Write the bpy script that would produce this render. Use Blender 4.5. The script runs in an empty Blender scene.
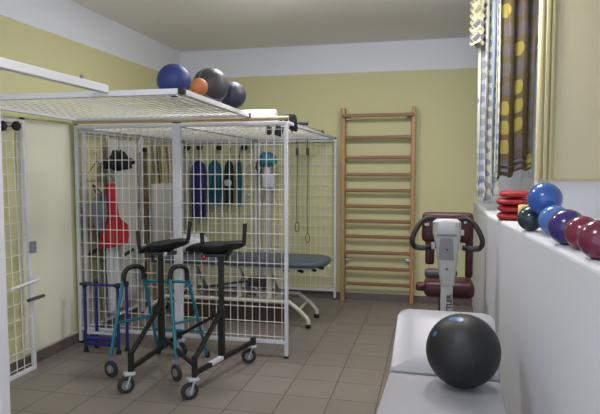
import bpy, bmesh, math, random
from mathutils import Vector, Matrix, Euler
random.seed(7)
PI = math.pi
SC = bpy.context.scene
COL = SC.collection

# ------------------------------------------------------------------ camera
F = 570.0; VX, VY = 432.0, 170.0; CH = 1.58
PH = math.atan((207 - VY) / F)
PS = math.atan((VX - 300) / F * math.cos(PH))
cp, sp, cy, sy = math.cos(PH), math.sin(PH), math.cos(PS), math.sin(PS)
cam_d = bpy.data.cameras.new('camera')
cam = bpy.data.objects.new('camera', cam_d); COL.objects.link(cam)
cam.location = (0, 0, CH); cam.rotation_euler = (PI / 2 - PH, 0, PS)
cam_d.sensor_width = 36; cam_d.lens = 36 * F / 600; cam_d.clip_start = 0.05
SC.camera = cam

def at(px, py, X=None, Y=None, Z=None):
    a = (px - 300) / F; b = (207 - py) / F
    d = Vector((-sy * cp + a * cy - b * sy * sp, cy * cp + a * sy + b * cy * sp, -sp + b * cp))
    t = X / d.x if X is not None else Y / d.y if Y is not None else (Z - CH) / d.z
    return Vector((0, 0, CH)) + d * t

# ------------------------------------------------------------------ materials
def lin(c):
    c = c / 255.0
    return c / 12.92 if c <= 0.04045 else ((c + 0.055) / 1.055) ** 2.4
def rgb(r, g, b): return (lin(r), lin(g), lin(b), 1)

def mat(name, col, rough=0.5, metal=0.0, var=0.08, scale=6.0, bump=0.0, bscale=60.0, spec=0.5, coat=0.0):
    m = bpy.data.materials.new(name); m.use_nodes = True
    nt = m.node_tree; p = nt.nodes['Principled BSDF']
    p.inputs['Roughness'].default_value = rough; p.inputs['Metallic'].default_value = metal
    p.inputs['Specular IOR Level'].default_value = spec
    p.inputs['Coat Weight'].default_value = coat
    tc = nt.nodes.new('ShaderNodeTexCoord')
    n = nt.nodes.new('ShaderNodeTexNoise'); n.inputs['Scale'].default_value = scale; n.inputs['Detail'].default_value = 4
    nt.links.new(tc.outputs['Object'], n.inputs['Vector'])
    mx = nt.nodes.new('ShaderNodeMix'); mx.data_type = 'RGBA'
    c = rgb(*col)
    mx.inputs[6].default_value = tuple(min(1, v * (1 - var)) for v in c[:3]) + (1,)
    mx.inputs[7].default_value = tuple(min(1, v * (1 + var)) for v in c[:3]) + (1,)
    nt.links.new(n.outputs['Fac'], mx.inputs[0]); nt.links.new(mx.outputs[2], p.inputs['Base Color'])
    if bump:
        n2 = nt.nodes.new('ShaderNodeTexNoise'); n2.inputs['Scale'].default_value = bscale
        nt.links.new(tc.outputs['Object'], n2.inputs['Vector'])
        b = nt.nodes.new('ShaderNodeBump'); b.inputs['Strength'].default_value = bump; b.inputs['Distance'].default_value = 0.01
        nt.links.new(n2.outputs['Fac'], b.inputs['Height']); nt.links.new(b.outputs['Normal'], p.inputs['Normal'])
    return m

class NB:
    """small helper for math node trees"""
    def __init__(s, m): s.nt = m.node_tree
    def n(s, t): return s.nt.nodes.new(t)
    def l(s, a, b): s.nt.links.new(a, b)
    def math(s, op, a, b=None, c=None):
        k = s.n('ShaderNodeMath'); k.operation = op
        for i, v in enumerate((a, b, c)):
            if v is None: continue
            if isinstance(v, (int, float)): k.inputs[i].default_value = v
            else: s.l(v, k.inputs[i])
        return k.outputs[0]
    def mix(s, f, a, b):
        k = s.n('ShaderNodeMix'); k.data_type = 'RGBA'
        for i, v in ((0, f), (6, a), (7, b)):
            if isinstance(v, (int, float, tuple)): k.inputs[i].default_value = v
            else: s.l(v, k.inputs[i])
        return k.outputs[2]

def two_tone_wall(name, low, high, zsplit, low2=None, zlow=None):
    m = mat(name, low, 0.75, var=0.03, scale=1.5, bump=0.12, bscale=90)
    b = NB(m); nt = m.node_tree; p = nt.nodes['Principled BSDF']
    src = p.inputs['Base Color'].links[0].from_socket
    tc = [n for n in nt.nodes if n.type == 'TEX_COORD'][0]
    sep = b.n('ShaderNodeSeparateXYZ'); b.l(tc.outputs['Object'], sep.inputs[0])
    nz = b.n('ShaderNodeTexNoise'); nz.inputs['Scale'].default_value = 5; b.l(tc.outputs['Object'], nz.inputs['Vector'])
    z = b.math('ADD', sep.outputs[2], b.math('MULTIPLY', b.math('SUBTRACT', nz.outputs['Fac'], .5), 0.012))
    c = b.mix(b.math('GREATER_THAN', z, zsplit), src, rgb(*high))
    if low2: c = b.mix(b.math('LESS_THAN', z, zlow), c, rgb(*low2))
    b.l(c, p.inputs['Base Color'])
    return m

def tile_mat():
    m = mat('floor_tiles', (130, 122, 116), 0.42, var=0.10, scale=3.0)
    b = NB(m); nt = m.node_tree; p = nt.nodes['Principled BSDF']
    src = p.inputs['Base Color'].links[0].from_socket
    tc = [n for n in nt.nodes if n.type == 'TEX_COORD'][0]
    sep = b.n('ShaderNodeSeparateXYZ'); b.l(tc.outputs['Object'], sep.inputs[0])
    S = 0.325
    u = b.math('DIVIDE', b.math('ADD', sep.outputs[0], 0.665 + 20 * S), S)
    v = b.math('DIVIDE', b.math('ADD', sep.outputs[1], -3.47 + 20 * S), S)
    fu, fv = b.math('FRACT', u), b.math('FRACT', v)
    du = b.math('ABSOLUTE', b.math('SUBTRACT', fu, .5)); dv = b.math('ABSOLUTE', b.math('SUBTRACT', fv, .5))
    g = b.math('GREATER_THAN', b.math('MAXIMUM', du, dv), 0.488)
    comb = b.n('ShaderNodeCombineXYZ'); b.l(b.math('FLOOR', u), comb.inputs[0]); b.l(b.math('FLOOR', v), comb.inputs[1])
    wn = b.n('ShaderNodeTexWhiteNoise'); b.l(comb.outputs[0], wn.inputs['Vector'])
    tone = b.mix(b.math('MULTIPLY', wn.outputs['Value'], 0.35), src, rgb(104, 96, 90))
    b.l(b.mix(g, tone, rgb(80, 73, 69)), p.inputs['Base Color'])
    bp = b.n('ShaderNodeBump'); bp.inputs['Strength'].default_value = 0.4; bp.inputs['Distance'].default_value = 0.004
    b.l(b.math('SUBTRACT', 1.0, g), bp.inputs['Height']); b.l(bp.outputs['Normal'], p.inputs['Normal'])
    return m

def dot_mat(name, ground, c1, c2, nu, nv, rad, trans=0.25, stripe=None):
    """curtain cloth: rows of round dots in two colours, from the mesh UV"""
    m = mat(name, ground, 0.85, var=0.05)
    b = NB(m); nt = m.node_tree; p = nt.nodes['Principled BSDF']
    src = p.inputs['Base Color'].links[0].from_socket
    uv = b.n('ShaderNodeUVMap')
    sep = b.n('ShaderNodeSeparateXYZ'); b.l(uv.outputs[0], sep.inputs[0])
    u = b.math('MULTIPLY', sep.outputs[0], nu); v = b.math('MULTIPLY', sep.outputs[1], nv)
    fu_, fv_ = b.math('FLOOR', u), b.math('FLOOR', v)
    comb = b.n('ShaderNodeCombineXYZ'); b.l(fu_, comb.inputs[0]); b.l(fv_, comb.inputs[1])
    wn = b.n('ShaderNodeTexWhiteNoise'); b.l(comb.outputs[0], wn.inputs['Vector'])
    a = b.math('SUBTRACT', b.math('FRACT', u), b.math('ADD', 0.38, b.math('MULTIPLY', wn.outputs['Value'], .24)))
    c = b.math('SUBTRACT', b.math('FRACT', v), .5)
    d = b.math('SQRT', b.math('ADD', b.math('MULTIPLY', a, a), b.math('MULTIPLY', c, c)))
    msk = b.math('LESS_THAN', d, rad)
    dc = b.mix(b.math('GREATER_THAN', wn.outputs['Value'], .5), rgb(*c1), rgb(*c2))
    base = src
    if stripe:
        st = b.math('GREATER_THAN', b.math('SINE', b.math('MULTIPLY', sep.outputs[0], stripe[1])), .6)
        base = b.mix(st, src, rgb(*stripe[0]))
    b.l(b.mix(msk, base, dc), p.inputs['Base Color'])
    return m

def ball_mat(name, col, rough, stripe=None, axis=(0, 0, 1), offs=(0.0,), w=0.004, coat=0.3):
    m = mat(name, col, rough, var=0.06, scale=9, coat=coat, bump=0.03, bscale=160)
    if stripe:
        b = NB(m); nt = m.node_tree; p = nt.nodes['Principled BSDF']
        src = p.inputs['Base Color'].links[0].from_socket
        tc = [n for n in nt.nodes if n.type == 'TEX_COORD'][0]
        dt = b.n('ShaderNodeVectorMath'); dt.operation = 'DOT_PRODUCT'
        b.l(tc.outputs['Object'], dt.inputs[0]); dt.inputs[1].default_value = Vector(axis).normalized()
        for o in offs:
            k = b.math('LESS_THAN', b.math('ABSOLUTE', b.math('SUBTRACT', dt.outputs['Value'], o)), w)
            src = b.mix(k, src, rgb(*stripe))
        b.l(src, p.inputs['Base Color'])
    return m

def wood_mat(name, c1, c2, axis='z'):
    m = mat(name, c1, 0.38, var=0.05)
    b = NB(m); nt = m.node_tree; p = nt.nodes['Principled BSDF']
    tc = [n for n in nt.nodes if n.type == 'TEX_COORD'][0]
    mp = b.n('ShaderNodeMapping'); b.l(tc.outputs['Object'], mp.inputs[0])
    mp.inputs['Scale'].default_value = (60, 60, 3) if axis == 'z' else (3, 60, 60)
    n = b.n('ShaderNodeTexNoise'); n.inputs['Scale'].default_value = 1; n.inputs['Detail'].default_value = 6
    b.l(mp.outputs[0], n.inputs['Vector'])
    b.l(b.mix(n.outputs['Fac'], rgb(*c1), rgb(*c2)), p.inputs['Base Color'])
    return m

def emis(name, col, s):
    m = bpy.data.materials.new(name); m.use_nodes = True
    p = m.node_tree.nodes['Principled BSDF']
    p.inputs['Base Color'].default_value = rgb(*col); p.inputs['Emission Color'].default_value = rgb(*col)
    p.inputs['Emission Strength'].default_value = s
    return m

YEL = (202, 199, 153); WHT = (222, 225, 232)
M = dict(
    wall=two_tone_wall('wall_paint', YEL, WHT, 2.737),
    wall_r=two_tone_wall('wall_paint_right', (190, 184, 158), WHT, 9.0, (200, 202, 210), 1.502),
    wall_low=mat('white_wall_paint', (210, 212, 220), 0.6, var=0.03, scale=1.2, bump=0.06, bscale=70),
    ceil=mat('ceiling_paint', (236, 233, 228), 0.9, var=0.04, scale=1.0, bump=0.1, bscale=80),
    floor=tile_mat(),
    base=mat('skirting_tile', (104, 92, 87), 0.4, var=0.08),
    caulk=mat('skirting_joint', (205, 200, 188), 0.7),
    white=mat('white_metal', (216, 217, 222), 0.35, var=0.04),
    white2=mat('white_wire', (222, 222, 216), 0.35, var=0.04),
    cream=mat('cream_metal', (205, 200, 186), 0.35, var=0.04),
    black=mat('black_plastic', (18, 18, 19), 0.5, var=0.15),
    blackm=mat('black_metal', (15, 15, 16), 0.42, var=0.1),
    rubber=mat('grey_rubber', (48, 46, 46), 0.7, var=0.12),
    chrome=mat('chrome', (190, 192, 196), 0.2, metal=1.0, var=0.05),
    castr=mat('pale_caster_plastic', (188, 198, 206), 0.4),
    teal=mat('teal_metal', (24, 112, 128), 0.3, var=0.08),
    blue=mat('dark_blue_metal', (36, 44, 112), 0.3, var=0.08),
    wood=wood_mat('beech_wood', (186, 150, 100), (156, 116, 72)),
    woodx=wood_mat('beech_rung', (150, 112, 72), (116, 82, 50), 'x'),
    woodp=wood_mat('pale_wood_pole', (206, 184, 152), (180, 150, 116), 'x'),
    leather=mat('white_leatherette', (158, 158, 165), 0.36, var=0.02, scale=3, bump=0.03, bscale=200),
    slate=mat('slate_blue_vinyl', (76, 88, 100), 0.45, var=0.06),
    red=mat('red_cloth', (176, 30, 42), 0.8, var=0.15, bump=0.3, bscale=30),
    redbag=mat('red_vinyl', (160, 28, 30), 0.5, var=0.12),
    navy=mat('navy_cloth', (32, 42, 104), 0.85, var=0.2, bump=0.3, bscale=25),
    tealc=mat('teal_cloth', (28, 84, 104), 0.85, var=0.2, bump=0.3, bscale=25),
    dkgreen=mat('black_green_cloth', (24, 38, 38), 0.85, var=0.2, bump=0.3, bscale=25),
    blkc=mat('black_cloth', (20, 20, 24), 0.85, var=0.3, bump=0.5, bscale=25),
    canvas=mat('pale_canvas', (182, 182, 176), 0.9, var=0.06, bump=0.2, bscale=90),
    wcloth=mat('white_cloth', (206, 208, 216), 0.9, var=0.05, bump=0.2, bscale=30),
    tan=mat('tan_strap', (134, 112, 84), 0.8, var=0.1),
    dktan=mat('dark_brown_strap', (88, 72, 54), 0.8, var=0.1),
    grey=mat('grey_metal', (128, 130, 134), 0.4, var=0.1),
    greyc=mat('grey_mesh_cloth', (122, 124, 128), 0.85, var=0.2),
    brown=mat('dark_brown_wood', (70, 52, 42), 0.6, var=0.15),
    maroonp=mat('burgundy_vinyl', (64, 17, 26), 0.42, var=0.08),
    lgrey=mat('light_grey_plastic', (178, 178, 176), 0.4, var=0.04),
    mgrey=mat('mid_grey_plastic', (132, 132, 132), 0.4, var=0.04),
    dgrey=mat('dark_grey_plastic', (64, 62, 64), 0.5, var=0.08),
    yellow=mat('pale_yellow_foam', (214, 204, 130), 0.8),
    redp=mat('red_plastic', (170, 24, 34), 0.4),
    tealcap=mat('teal_plastic', (40, 120, 146), 0.5, var=0.15),
    casing=mat('cream_gloss_paint', (176, 170, 130), 0.4, var=0.02),
    frame=mat('window_frame_paint', (214, 216, 216), 0.35),
    curtA=dot_mat('dotted_curtain_cloth', (196, 196, 180), (128, 132, 154), (142, 142, 150), 3.4, 17, .33, stripe=((160, 174, 188), 13)),
    curtB=dot_mat('dark_dotted_curtain_cloth', (80, 69, 42), (136, 124, 58), (82, 75, 74), 2.5, 9.5, .36),
    curtV=dot_mat('dotted_valance_cloth', (170, 168, 140), (104, 104, 110), (128, 126, 96), 5, 4, .34),
)
gl = bpy.data.materials.new('window_glass'); gl.use_nodes = True
gp = gl.node_tree.nodes['Principled BSDF']
gp.inputs['Transmission Weight'].default_value = 1; gp.inputs['Roughness'].default_value = 0.02
gp.inputs['Base Color'].default_value = (.9, .95, 1, 1)
M['glass'] = gl

# ------------------------------------------------------------------ mesh builder
WM = {}     # object -> world matrix
class MB:
    def __init__(s): s.v = []; s.f = []; s.uv = {}
    def add(s, vs, fs):
        o = len(s.v); s.v += [Vector(v) for v in vs]; s.f += [tuple(i + o for i in f) for f in fs]; return s
    def box(s, c, size, rot=(0, 0, 0), bev=0.0):
        c = Vector(c); R = Euler(rot).to_matrix(); hx, hy, hz = (k / 2 for k in size)
        if bev <= 0:
            vs = [c + R @ Vector((x * hx, y * hy, z * hz)) for x in (-1, 1) for y in (-1, 1) for z in (-1, 1)]
            return s.add(vs, [(0, 1, 3, 2), (4, 6, 7, 5), (0, 4, 5, 1), (2, 3, 7, 6), (0, 2, 6, 4), (1, 5, 7, 3)])
        bm = bmesh.new(); bmesh.ops.create_cube(bm, size=1)
        for v in bm.verts: v.co = Vector((v.co.x * size[0], v.co.y * size[1], v.co.z * size[2]))
        bmesh.ops.bevel(bm, geom=list(bm.edges), offset=bev, segments=3, profile=0.5, affect='EDGES')
        bm.verts.index_update()
        s.add([c + R @ v.co for v in bm.verts], [[v.index for v in f.verts] for f in bm.faces]); bm.free(); return s
    def bar(s, p0, p1, w, h=None, up=(0, 0, 1)):
        """square bar from p0 to p1"""
        h = h or w; p0 = Vector(p0); p1 = Vector(p1); d = (p1 - p0).normalized(); up = Vector(up)
        if abs(d.dot(up)) > .99: up = Vector((0, 1, 0))
        x = d.cross(up).normalized(); y = x.cross(d)
        vs = [p + x * a * w / 2 + y * b * h / 2 for p in (p0, p1) for a, b in ((-1, -1), (1, -1), (1, 1), (-1, 1))]
        return s.add(vs, [(3, 2, 1, 0), (4, 5, 6, 7)] + [(i, (i + 1) % 4, 4 + (i + 1) % 4, 4 + i) for i in range(4)])
    def tube(s, pts, r, seg=8, closed=False):
        pts = [Vector(p) for p in pts]; n = len(pts); rs = r if isinstance(r, (list, tuple)) else [r] * n
        rings = []; prev = None
        for i, p in enumerate(pts):
            a = pts[i - 1] if (i > 0 or closed) else p; c = pts[(i + 1) % n] if (i < n - 1 or closed) else p
            d = (c - a); d = d.normalized() if d.length > 1e-9 else Vector((0, 0, 1))
            if prev is None:
                u = Vector((0, 0, 1)) if abs(d.z) < .9 else Vector((1, 0, 0))
                x = d.cross(u).normalized()
            else:
                x = (prev - d * prev.dot(d)); x = x.normalized() if x.length > 1e-6 else d.orthogonal().normalized()
            prev = x; y = d.cross(x)
            rings.append([p + (x * math.cos(2 * PI * k / seg) + y * math.sin(2 * PI * k / seg)) * rs[i] for k in range(seg)])
        vs = [v for R in rings for v in R]; fs = []
        for i in range(n if closed else n - 1):
            j = (i + 1) % n
            fs += [(i * seg + k, i * seg + (k + 1) % seg, j * seg + (k + 1) % seg, j * seg + k) for k in range(seg)]
        if not closed: fs += [tuple(reversed(range(seg))), tuple(range((n - 1) * seg, n * seg))]
        return s.add(vs, fs)
    def sphere(s, c, r, seg=32, rings=20, sc=(1, 1, 1)):
        c = Vector(c); vs = [c + Vector((0, 0, r * sc[2]))]; fs = []
        for i in range(1, rings):
            t = PI * i / rings
            vs += [c + Vector((r * math.sin(t) * math.cos(2 * PI * k / seg) * sc[0], r * math.sin(t) * math.sin(2 * PI * k / seg) * sc[1], r * math.cos(t) * sc[2])) for k in range(seg)]
        vs.append(c - Vector((0, 0, r * sc[2]))); L = len(vs) - 1
        fs += [(0, 1 + k, 1 + (k + 1) % seg) for k in range(seg)]
        for i in range(rings - 2):
            a = 1 + i * seg; b = a + seg
            fs += [(a + k, b + k, b + (k + 1) % seg, a + (k + 1) % seg) for k in range(seg)]
        a = 1 + (rings - 2) * seg
        fs += [(a + k, L, a + (k + 1) % seg) for k in range(seg)]
        return s.add(vs, fs)
    def lathe(s, c, prof, axis=(0, 0, 1), seg=20):
        """prof: list of (radius, height) along axis from c"""
        c = Vector(c); d = Vector(axis).normalized(); x = d.orthogonal().normalized(); y = d.cross(x); vs = []
        for r, h in prof:
            vs += [c + d * h + (x * math.cos(2 * PI * k / seg) + y * math.sin(2 * PI * k / seg)) * r for k in range(seg)]
        n = len(prof); fs = []
        for i in range(n - 1):
            fs += [(i * seg + k, i * seg + (k + 1) % seg, (i + 1) * seg + (k + 1) % seg, (i + 1) * seg + k) for k in range(seg)]
        fs += [tuple(reversed(range(seg))), tuple(range((n - 1) * seg, n * seg))]
        return s.add(vs, fs)
    def prism(s, poly, z0, z1):
        n = len(poly); vs = [Vector((p[0], p[1], z0)) for p in poly] + [Vector((p[0], p[1], z1)) for p in poly]
        return s.add(vs, [tuple(reversed(range(n))), tuple(range(n, 2 * n))] + [(i, (i + 1) % n, n + (i + 1) % n, n + i) for i in range(n)])
    def slab(s, poly3, thick):
        """closed polygon in 3D given a thickness vector"""
        n = len(poly3); t = Vector(thick); vs = [Vector(p) for p in poly3] + [Vector(p) + t for p in poly3]
        return s.add(vs, [tuple(reversed(range(n))), tuple(range(n, 2 * n))] + [(i, (i + 1) % n, n + (i + 1) % n, n + i) for i in range(n)])
    def grid(s, fn, nu, nv, uv=False):
        o = len(s.v); s.v += [Vector(fn(i / nu, j / nv)) for j in range(nv + 1) for i in range(nu + 1)]
        for j in range(nv):
            for i in range(nu):
                a = o + j * (nu + 1) + i; s.f.append((a, a + 1, a + nu + 2, a + nu + 1))
        if uv:
            for j in range(nv + 1):
                for i in range(nu + 1): s.uv[o + j * (nu + 1) + i] = (i / nu, j / nv)
        return s
    def build(s, name, m, parent=None, smooth=False, bevel=0.0, subsurf=0, solid=0.0, label=None):
        me = bpy.data.meshes.new(name)
        W = WM.get(parent.name, Matrix()) if parent else Matrix()
        inv = W.inverted()
        me.from_pydata([inv @ v for v in s.v], [], s.f)
        if s.uv:
            ul = me.uv_layers.new(name='UVMap')
            for lp in me.loops: ul.data[lp.index].uv = s.uv.get(lp.vertex_index, (0, 0))
        bm = bmesh.new(); bm.from_mesh(me); bmesh.ops.recalc_face_normals(bm, faces=bm.faces); bm.to_mesh(me); bm.free()
        me.materials.append(m)
        if smooth:
            for p in me.polygons: p.use_smooth = True
            me.set_sharp_from_angle(angle=math.radians(45 if not subsurf else 180))
        o = bpy.data.objects.new(name, me); COL.objects.link(o)
        if parent: o.parent = parent
        WM[o.name] = W
        if bevel:
            b = o.modifiers.new('bevel', 'BEVEL'); b.width = bevel; b.segments = 3; b.limit_method = 'ANGLE'
        if solid:
            b = o.modifiers.new('solid', 'SOLIDIFY'); b.thickness = solid; b.offset = 0
        if subsurf:
            b = o.modifiers.new('sub', 'SUBSURF'); b.levels = subsurf; b.render_levels = subsurf
        if label: o['label'] = label
        return o

def smoothpath(pts, n=6):
    pts = [Vector(p) for p in pts]; out = []
    for i in range(len(pts) - 1):
        p0 = pts[max(i - 1, 0)]; p1 = pts[i]; p2 = pts[i + 1]; p3 = pts[min(i + 2, len(pts) - 1)]
        for k in range(n):
            t = k / n
            out.append(0.5 * ((2 * p1) + (p2 - p0) * t + (2 * p0 - 5 * p1 + 4 * p2 - p3) * t * t + (3 * p1 - p0 - 3 * p2 + p3) * t ** 3))
    return out + [pts[-1]]

def tag(o, label, cat, group=None):
    o['label'] = label; o['category'] = cat
    if group: o['group'] = group
    return o
def thing(name, loc, label, cat, group=None, rz=0.0):
    o = bpy.data.objects.new(name, None); COL.objects.link(o); o.empty_display_size = 0.1
    o.location = loc; o.rotation_euler = (0, 0, rz)
    WM[o.name] = Matrix.Translation(Vector(loc)) @ Matrix.Rotation(rz, 4, 'Z')
    return tag(o, label, cat, group)
def struct(o): o['kind'] = 'structure'; return o
def copy_tree(o, parent=None):
    c = o.copy(); COL.objects.link(c)
    if parent: c.parent = parent
    for ch in [k for k in COL.objects if k.parent == o]: copy_tree(ch, c)
    return c

# ------------------------------------------------------------------ room shell
XL, YB, ZC, YN = -3.15, 6.84, 3.08, -0.6
def edge(y): return 0.435 + 0.0598 * (4.698 - y) if y < 4.698 else 0.435 + 0.018 * (y - 4.698)
SZ = 1.23
struct(MB().box(((XL + 1.7) / 2, (YN + YB) / 2, -0.05), (1.7 - XL, YB - YN, 0.1)).build('floor', M['floor']))
struct(MB().box(((XL + 1.7) / 2, (YN + YB) / 2, ZC + 0.05), (1.7 - XL, YB - YN, 0.1)).build('ceiling', M['ceil']))
struct(MB().box((XL - 0.06, (YN + YB) / 2, ZC / 2), (0.12, YB - YN, ZC)).build('wall_left', M['wall']))
struct(MB().box(((XL + 1.7) / 2, YB + 0.06, ZC / 2), (1.7 - XL + .24, 0.12, ZC)).build('wall_back', M['wall']))
# boxed lower part of the right wall, with the ledge the balls lie on
poly = [(edge(YN), YN), (edge(4.698), 4.698), (edge(YB), YB), (1.7, YB), (1.7, YN)]
struct(MB().prism(poly, 0, SZ).build('wall_right', M['wall_low'], bevel=0.022))
# white dado at the back of the window recess
struct(MB().box((.84, YB - .004, (SZ + 1.58) / 2), (.62, .008, 1.58 - SZ)).build('trim_1', M['wall_low']))
# pier between the wall niche and the window, white below, yellow above
PY = 4.47
struct(MB().box((1.30, PY + 0.05, (SZ + ZC) / 2), (1.1, 0.10, ZC - SZ)).build('wall_pier', M['wall_r']))
cs = MB()
x0 = 0.748
for (a, b, d) in ((0.0, 0.022, .030), (0.022, 0.036, .018), (0.036, 0.062, .034), (0.062, 0.074, .016), (0.074, 0.098, .026), (0.098, 0.112, .012)):
    cs.box((x0 + (a + b) / 2, PY - d / 2 + .01, (1.505 + ZC) / 2), (b - a, d + .02, ZC - 1.505))
struct(cs.build('trim_2', M['casing'], bevel=0.005))
struct(MB().box((1.30, PY - .006, 1.508), (1.1, .012, .016)).build('trim_3', M['casing']))
struct(MB().box((1.72, (YN + PY) / 2, (SZ + ZC) / 2), (0.06, PY - YN, ZC - SZ)).build('wall_niche', M['wall_r']))
# window wall behind the curtains
WX = 0.98
w = MB()
w.box((WX + .1, 5.70, (SZ + 1.5) / 2), (.2, 2.26, 1.5 - SZ)); w.box((WX + .1, 5.70, 2.98), (.2, 2.26, .2))
w.box((WX + .1, 4.785, 2.19), (.2, .43, 1.4)); w.box((WX + .1, 6.75, 2.19), (.2, .18, 1.4))
struct(w.build('wall_window', M['wall_low']))
wr = struct(MB().build('window_1', M['frame']) if False else MB().box((WX + .1, 5.83, 1.525), (.08, 1.66, .05)).box((WX + .1, 5.83, 2.855), (.08, 1.66, .05)).box((WX + .1, 5.025, 2.19), (.08, .05, 1.3)).box((WX + .1, 6.635, 2.19), (.08, .05, 1.3)).box((WX + .1, 5.83, 2.19), (.08, .06, 1.3)).build('window_1', M['frame'], bevel=.004))
for y in (5.43, 6.23): MB().box((WX + .1, y, 2.19), (.008, .75, 1.28)).build('pane', M['glass'], wr)
MB().box((WX + .05, 5.86, 2.19), (.03, .02, .1)).build('handle', M['chrome'], wr)
# skirting
def skirting(name, p0, p1, nrm):
    p0, p1, n = Vector(p0), Vector(p1), Vector(nrm)
    o = struct(MB().bar(p0 + n * .005 + Vector((0, 0, .046)), p1 + n * .005 + Vector((0, 0, .046)), .010, .092).build(name, M['base']))
    MB().bar(p0 + n * .006 + Vector((0, 0, .096)), p1 + n * .006 + Vector((0, 0, .096)), .012, .010).build('joint', M['caulk'], o)
skirting('baseboard_left', (XL, YN, 0), (XL, YB, 0), (1, 0, 0))
skirting('baseboard_back', (XL + .02, YB, 0), (edge(YB), YB, 0), (0, -1, 0))

# ------------------------------------------------------------------ cage of white mesh panels
def panel(loc, u, v, W, Hh, label, group, su=0.065, sv=0.124, legs=0.0, fr=0.03, wr=0.0036, mk_caps=True, name='wire_grille'):
    """rectangular frame in the plane of unit vectors u (width) and v (height), loc = lower left corner; v starts at the feet"""
    u, v = Vector(u), Vector(v); n = u.cross(v).normalized(); o = Vector(loc)
    t = thing(name, loc, label, 'grille', group)
    P = lambda a, b, c=0.0: o + u * a + v * b + n * c
    h = fr / 2
    def bar(nm, a, b, mt=M['white']):
        d = (b - a).normalized(); MB().bar(a, b, fr, fr, up=n).build(nm, mt, t, bevel=.004)
    bar('frame_post', P(h, 0), P(h, Hh - fr)); bar('frame_post', P(W - h, 0), P(W - h, Hh - fr))
    bar('frame_rail', P(0, Hh - h), P(W, Hh - h)); bar('frame_rail', P(fr, legs + h), P(W - fr, legs + h))
    g = MB()
    k = fr + su * .7
    while k < W - fr - su * .3:
        g.tube([P(k, legs + fr), P(k, Hh - fr)], wr, 5); k += su
    k = legs + fr + sv * .25
    while k < Hh - fr:
        g.tube([P(fr, k, wr * 1.8), P(W - fr, k, wr * 1.8)], wr, 5); k += sv
    g.build('wire_grid', M['white2'], t)
    if mk_caps:
        for a in (h, W - h):
            MB().box(P(a, Hh + .004), (fr * .9, fr * .9, fr * .9)).build('end_cap', M['black'], t)
            if legs: MB().box(P(a, .010), (fr * 1.15, fr * 1.15, .02)).build('rubber_foot', M['black'], t)
    return t
CY = 4.56; CH_ = 1.98
panel((-3.13, CY, 0), (1, 0, 0), (0, 0, 1), 0.99, CH_, 'upright white mesh panel at the left of the cage front, near the left wall', 'cage panels', legs=.118)
panel((-2.13, CY, 0), (1, 0, 0), (0, 0, 1), 0.975, CH_, 'upright white mesh panel at the right of the cage front, behind the black walker', 'cage panels', legs=.118)
# white strip covering the joint of the two front panels
j = MB().box((-2.135, CY - .024, 1.0), (.072, .012, 1.94)).build('joint_strip', M['white'], bevel=.003)
tag(j, 'tall white metal strip covering the joint of the two cage front panels', 'strip')
# back and side panels
panel((-3.06, 6.80, 0), (1, 0, 0), (0, 0, 1), 0.94, 1.95, 'white mesh panel on the back wall behind the hanging blue garments', 'cage panels', legs=.1)
panel((-2.10, 6.80, 0), (1, 0, 0), (0, 0, 1), 0.98, 1.95, 'white mesh panel on the back wall beside the wooden wall bars', 'cage panels', legs=.1)
panel((-3.095, 4.62, 0), (0, 1, 0), (0, 0, 1), 1.05, 1.95, 'white mesh panel on the left wall behind the red vest', 'cage panels', su=.1, legs=.1)
panel((-3.095, 5.70, 0), (0, 1, 0), (0, 0, 1), 1.05, 1.95, 'white mesh panel on the left wall behind the pale canvas bag', 'cage panels', su=.1, legs=.1)
# roof of the main cage (horizontal)
panel((-3.07, 4.585, 1.965), (1, 0, 0), (0, 1, 0), 0.94, 2.2, 'flat white mesh roof panel of the cage along the left wall', 'cage panels', mk_caps=False)
panel((-2.125, 4.585, 1.965), (1, 0, 0), (0, 1, 0), 0.98, 2.2, 'flat white mesh roof panel of the cage ending near the wall bars', 'cage panels', mk_caps=False)
# nearer roof panel with the balls
_c0, _c1 = at(182.5, 91, Z=2.027), at(251.5, 116, Z=2.027)
_rp = panel((_c0.x - 1.62, _c0.y, 2.027), (1, 0, 0), ((_c1.x - _c0.x) / (_c1.y - _c0.y), 1, 0), 1.62, 4.50 - _c0.y, 'flat white mesh roof panel nearest the camera, carrying the big balls', 'cage panels', su=.065, sv=.124, mk_caps=False, fr=.034, wr=.0032)
for q_ in (_c0, Vector((_c1.x - .004, 4.49, _c1.z))):
    MB().box((q_.x - .006, q_.y + .006, 2.027), (.036, .036, .036)).build('end_cap', M['black'], _rp, bevel=.003)
# wooden pole along the cage top
s = MB().tube([(-3.12, 4.523, 2.003), (-1.14, 4.523, 2.003)], .0165, 12).build('wooden_pole', M['woodp'], smooth=True)
tag(s, 'long pale wooden pole lying along the top of the cage front', 'pole')
# foreground post and beam
t = thing('support_frame', (-1.87, 2.125, 0), 'white square post and beam at the left edge, nearest the camera', 'frame')
MB().bar((-1.87, 2.125, 0), (-1.87, 2.125, 2.03), .06).build('post', M['white'], t, bevel=.004)
MB().bar((-1.87, 1.5, 2.052), (-1.87, _c0.y - .003, 2.052), .045, .045).build('beam', M['white'], t, bevel=.004)
MB().box((-1.87, 2.80, 2.085), (.014, .014, .025)).build('bolt', M['grey'], t)
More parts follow.
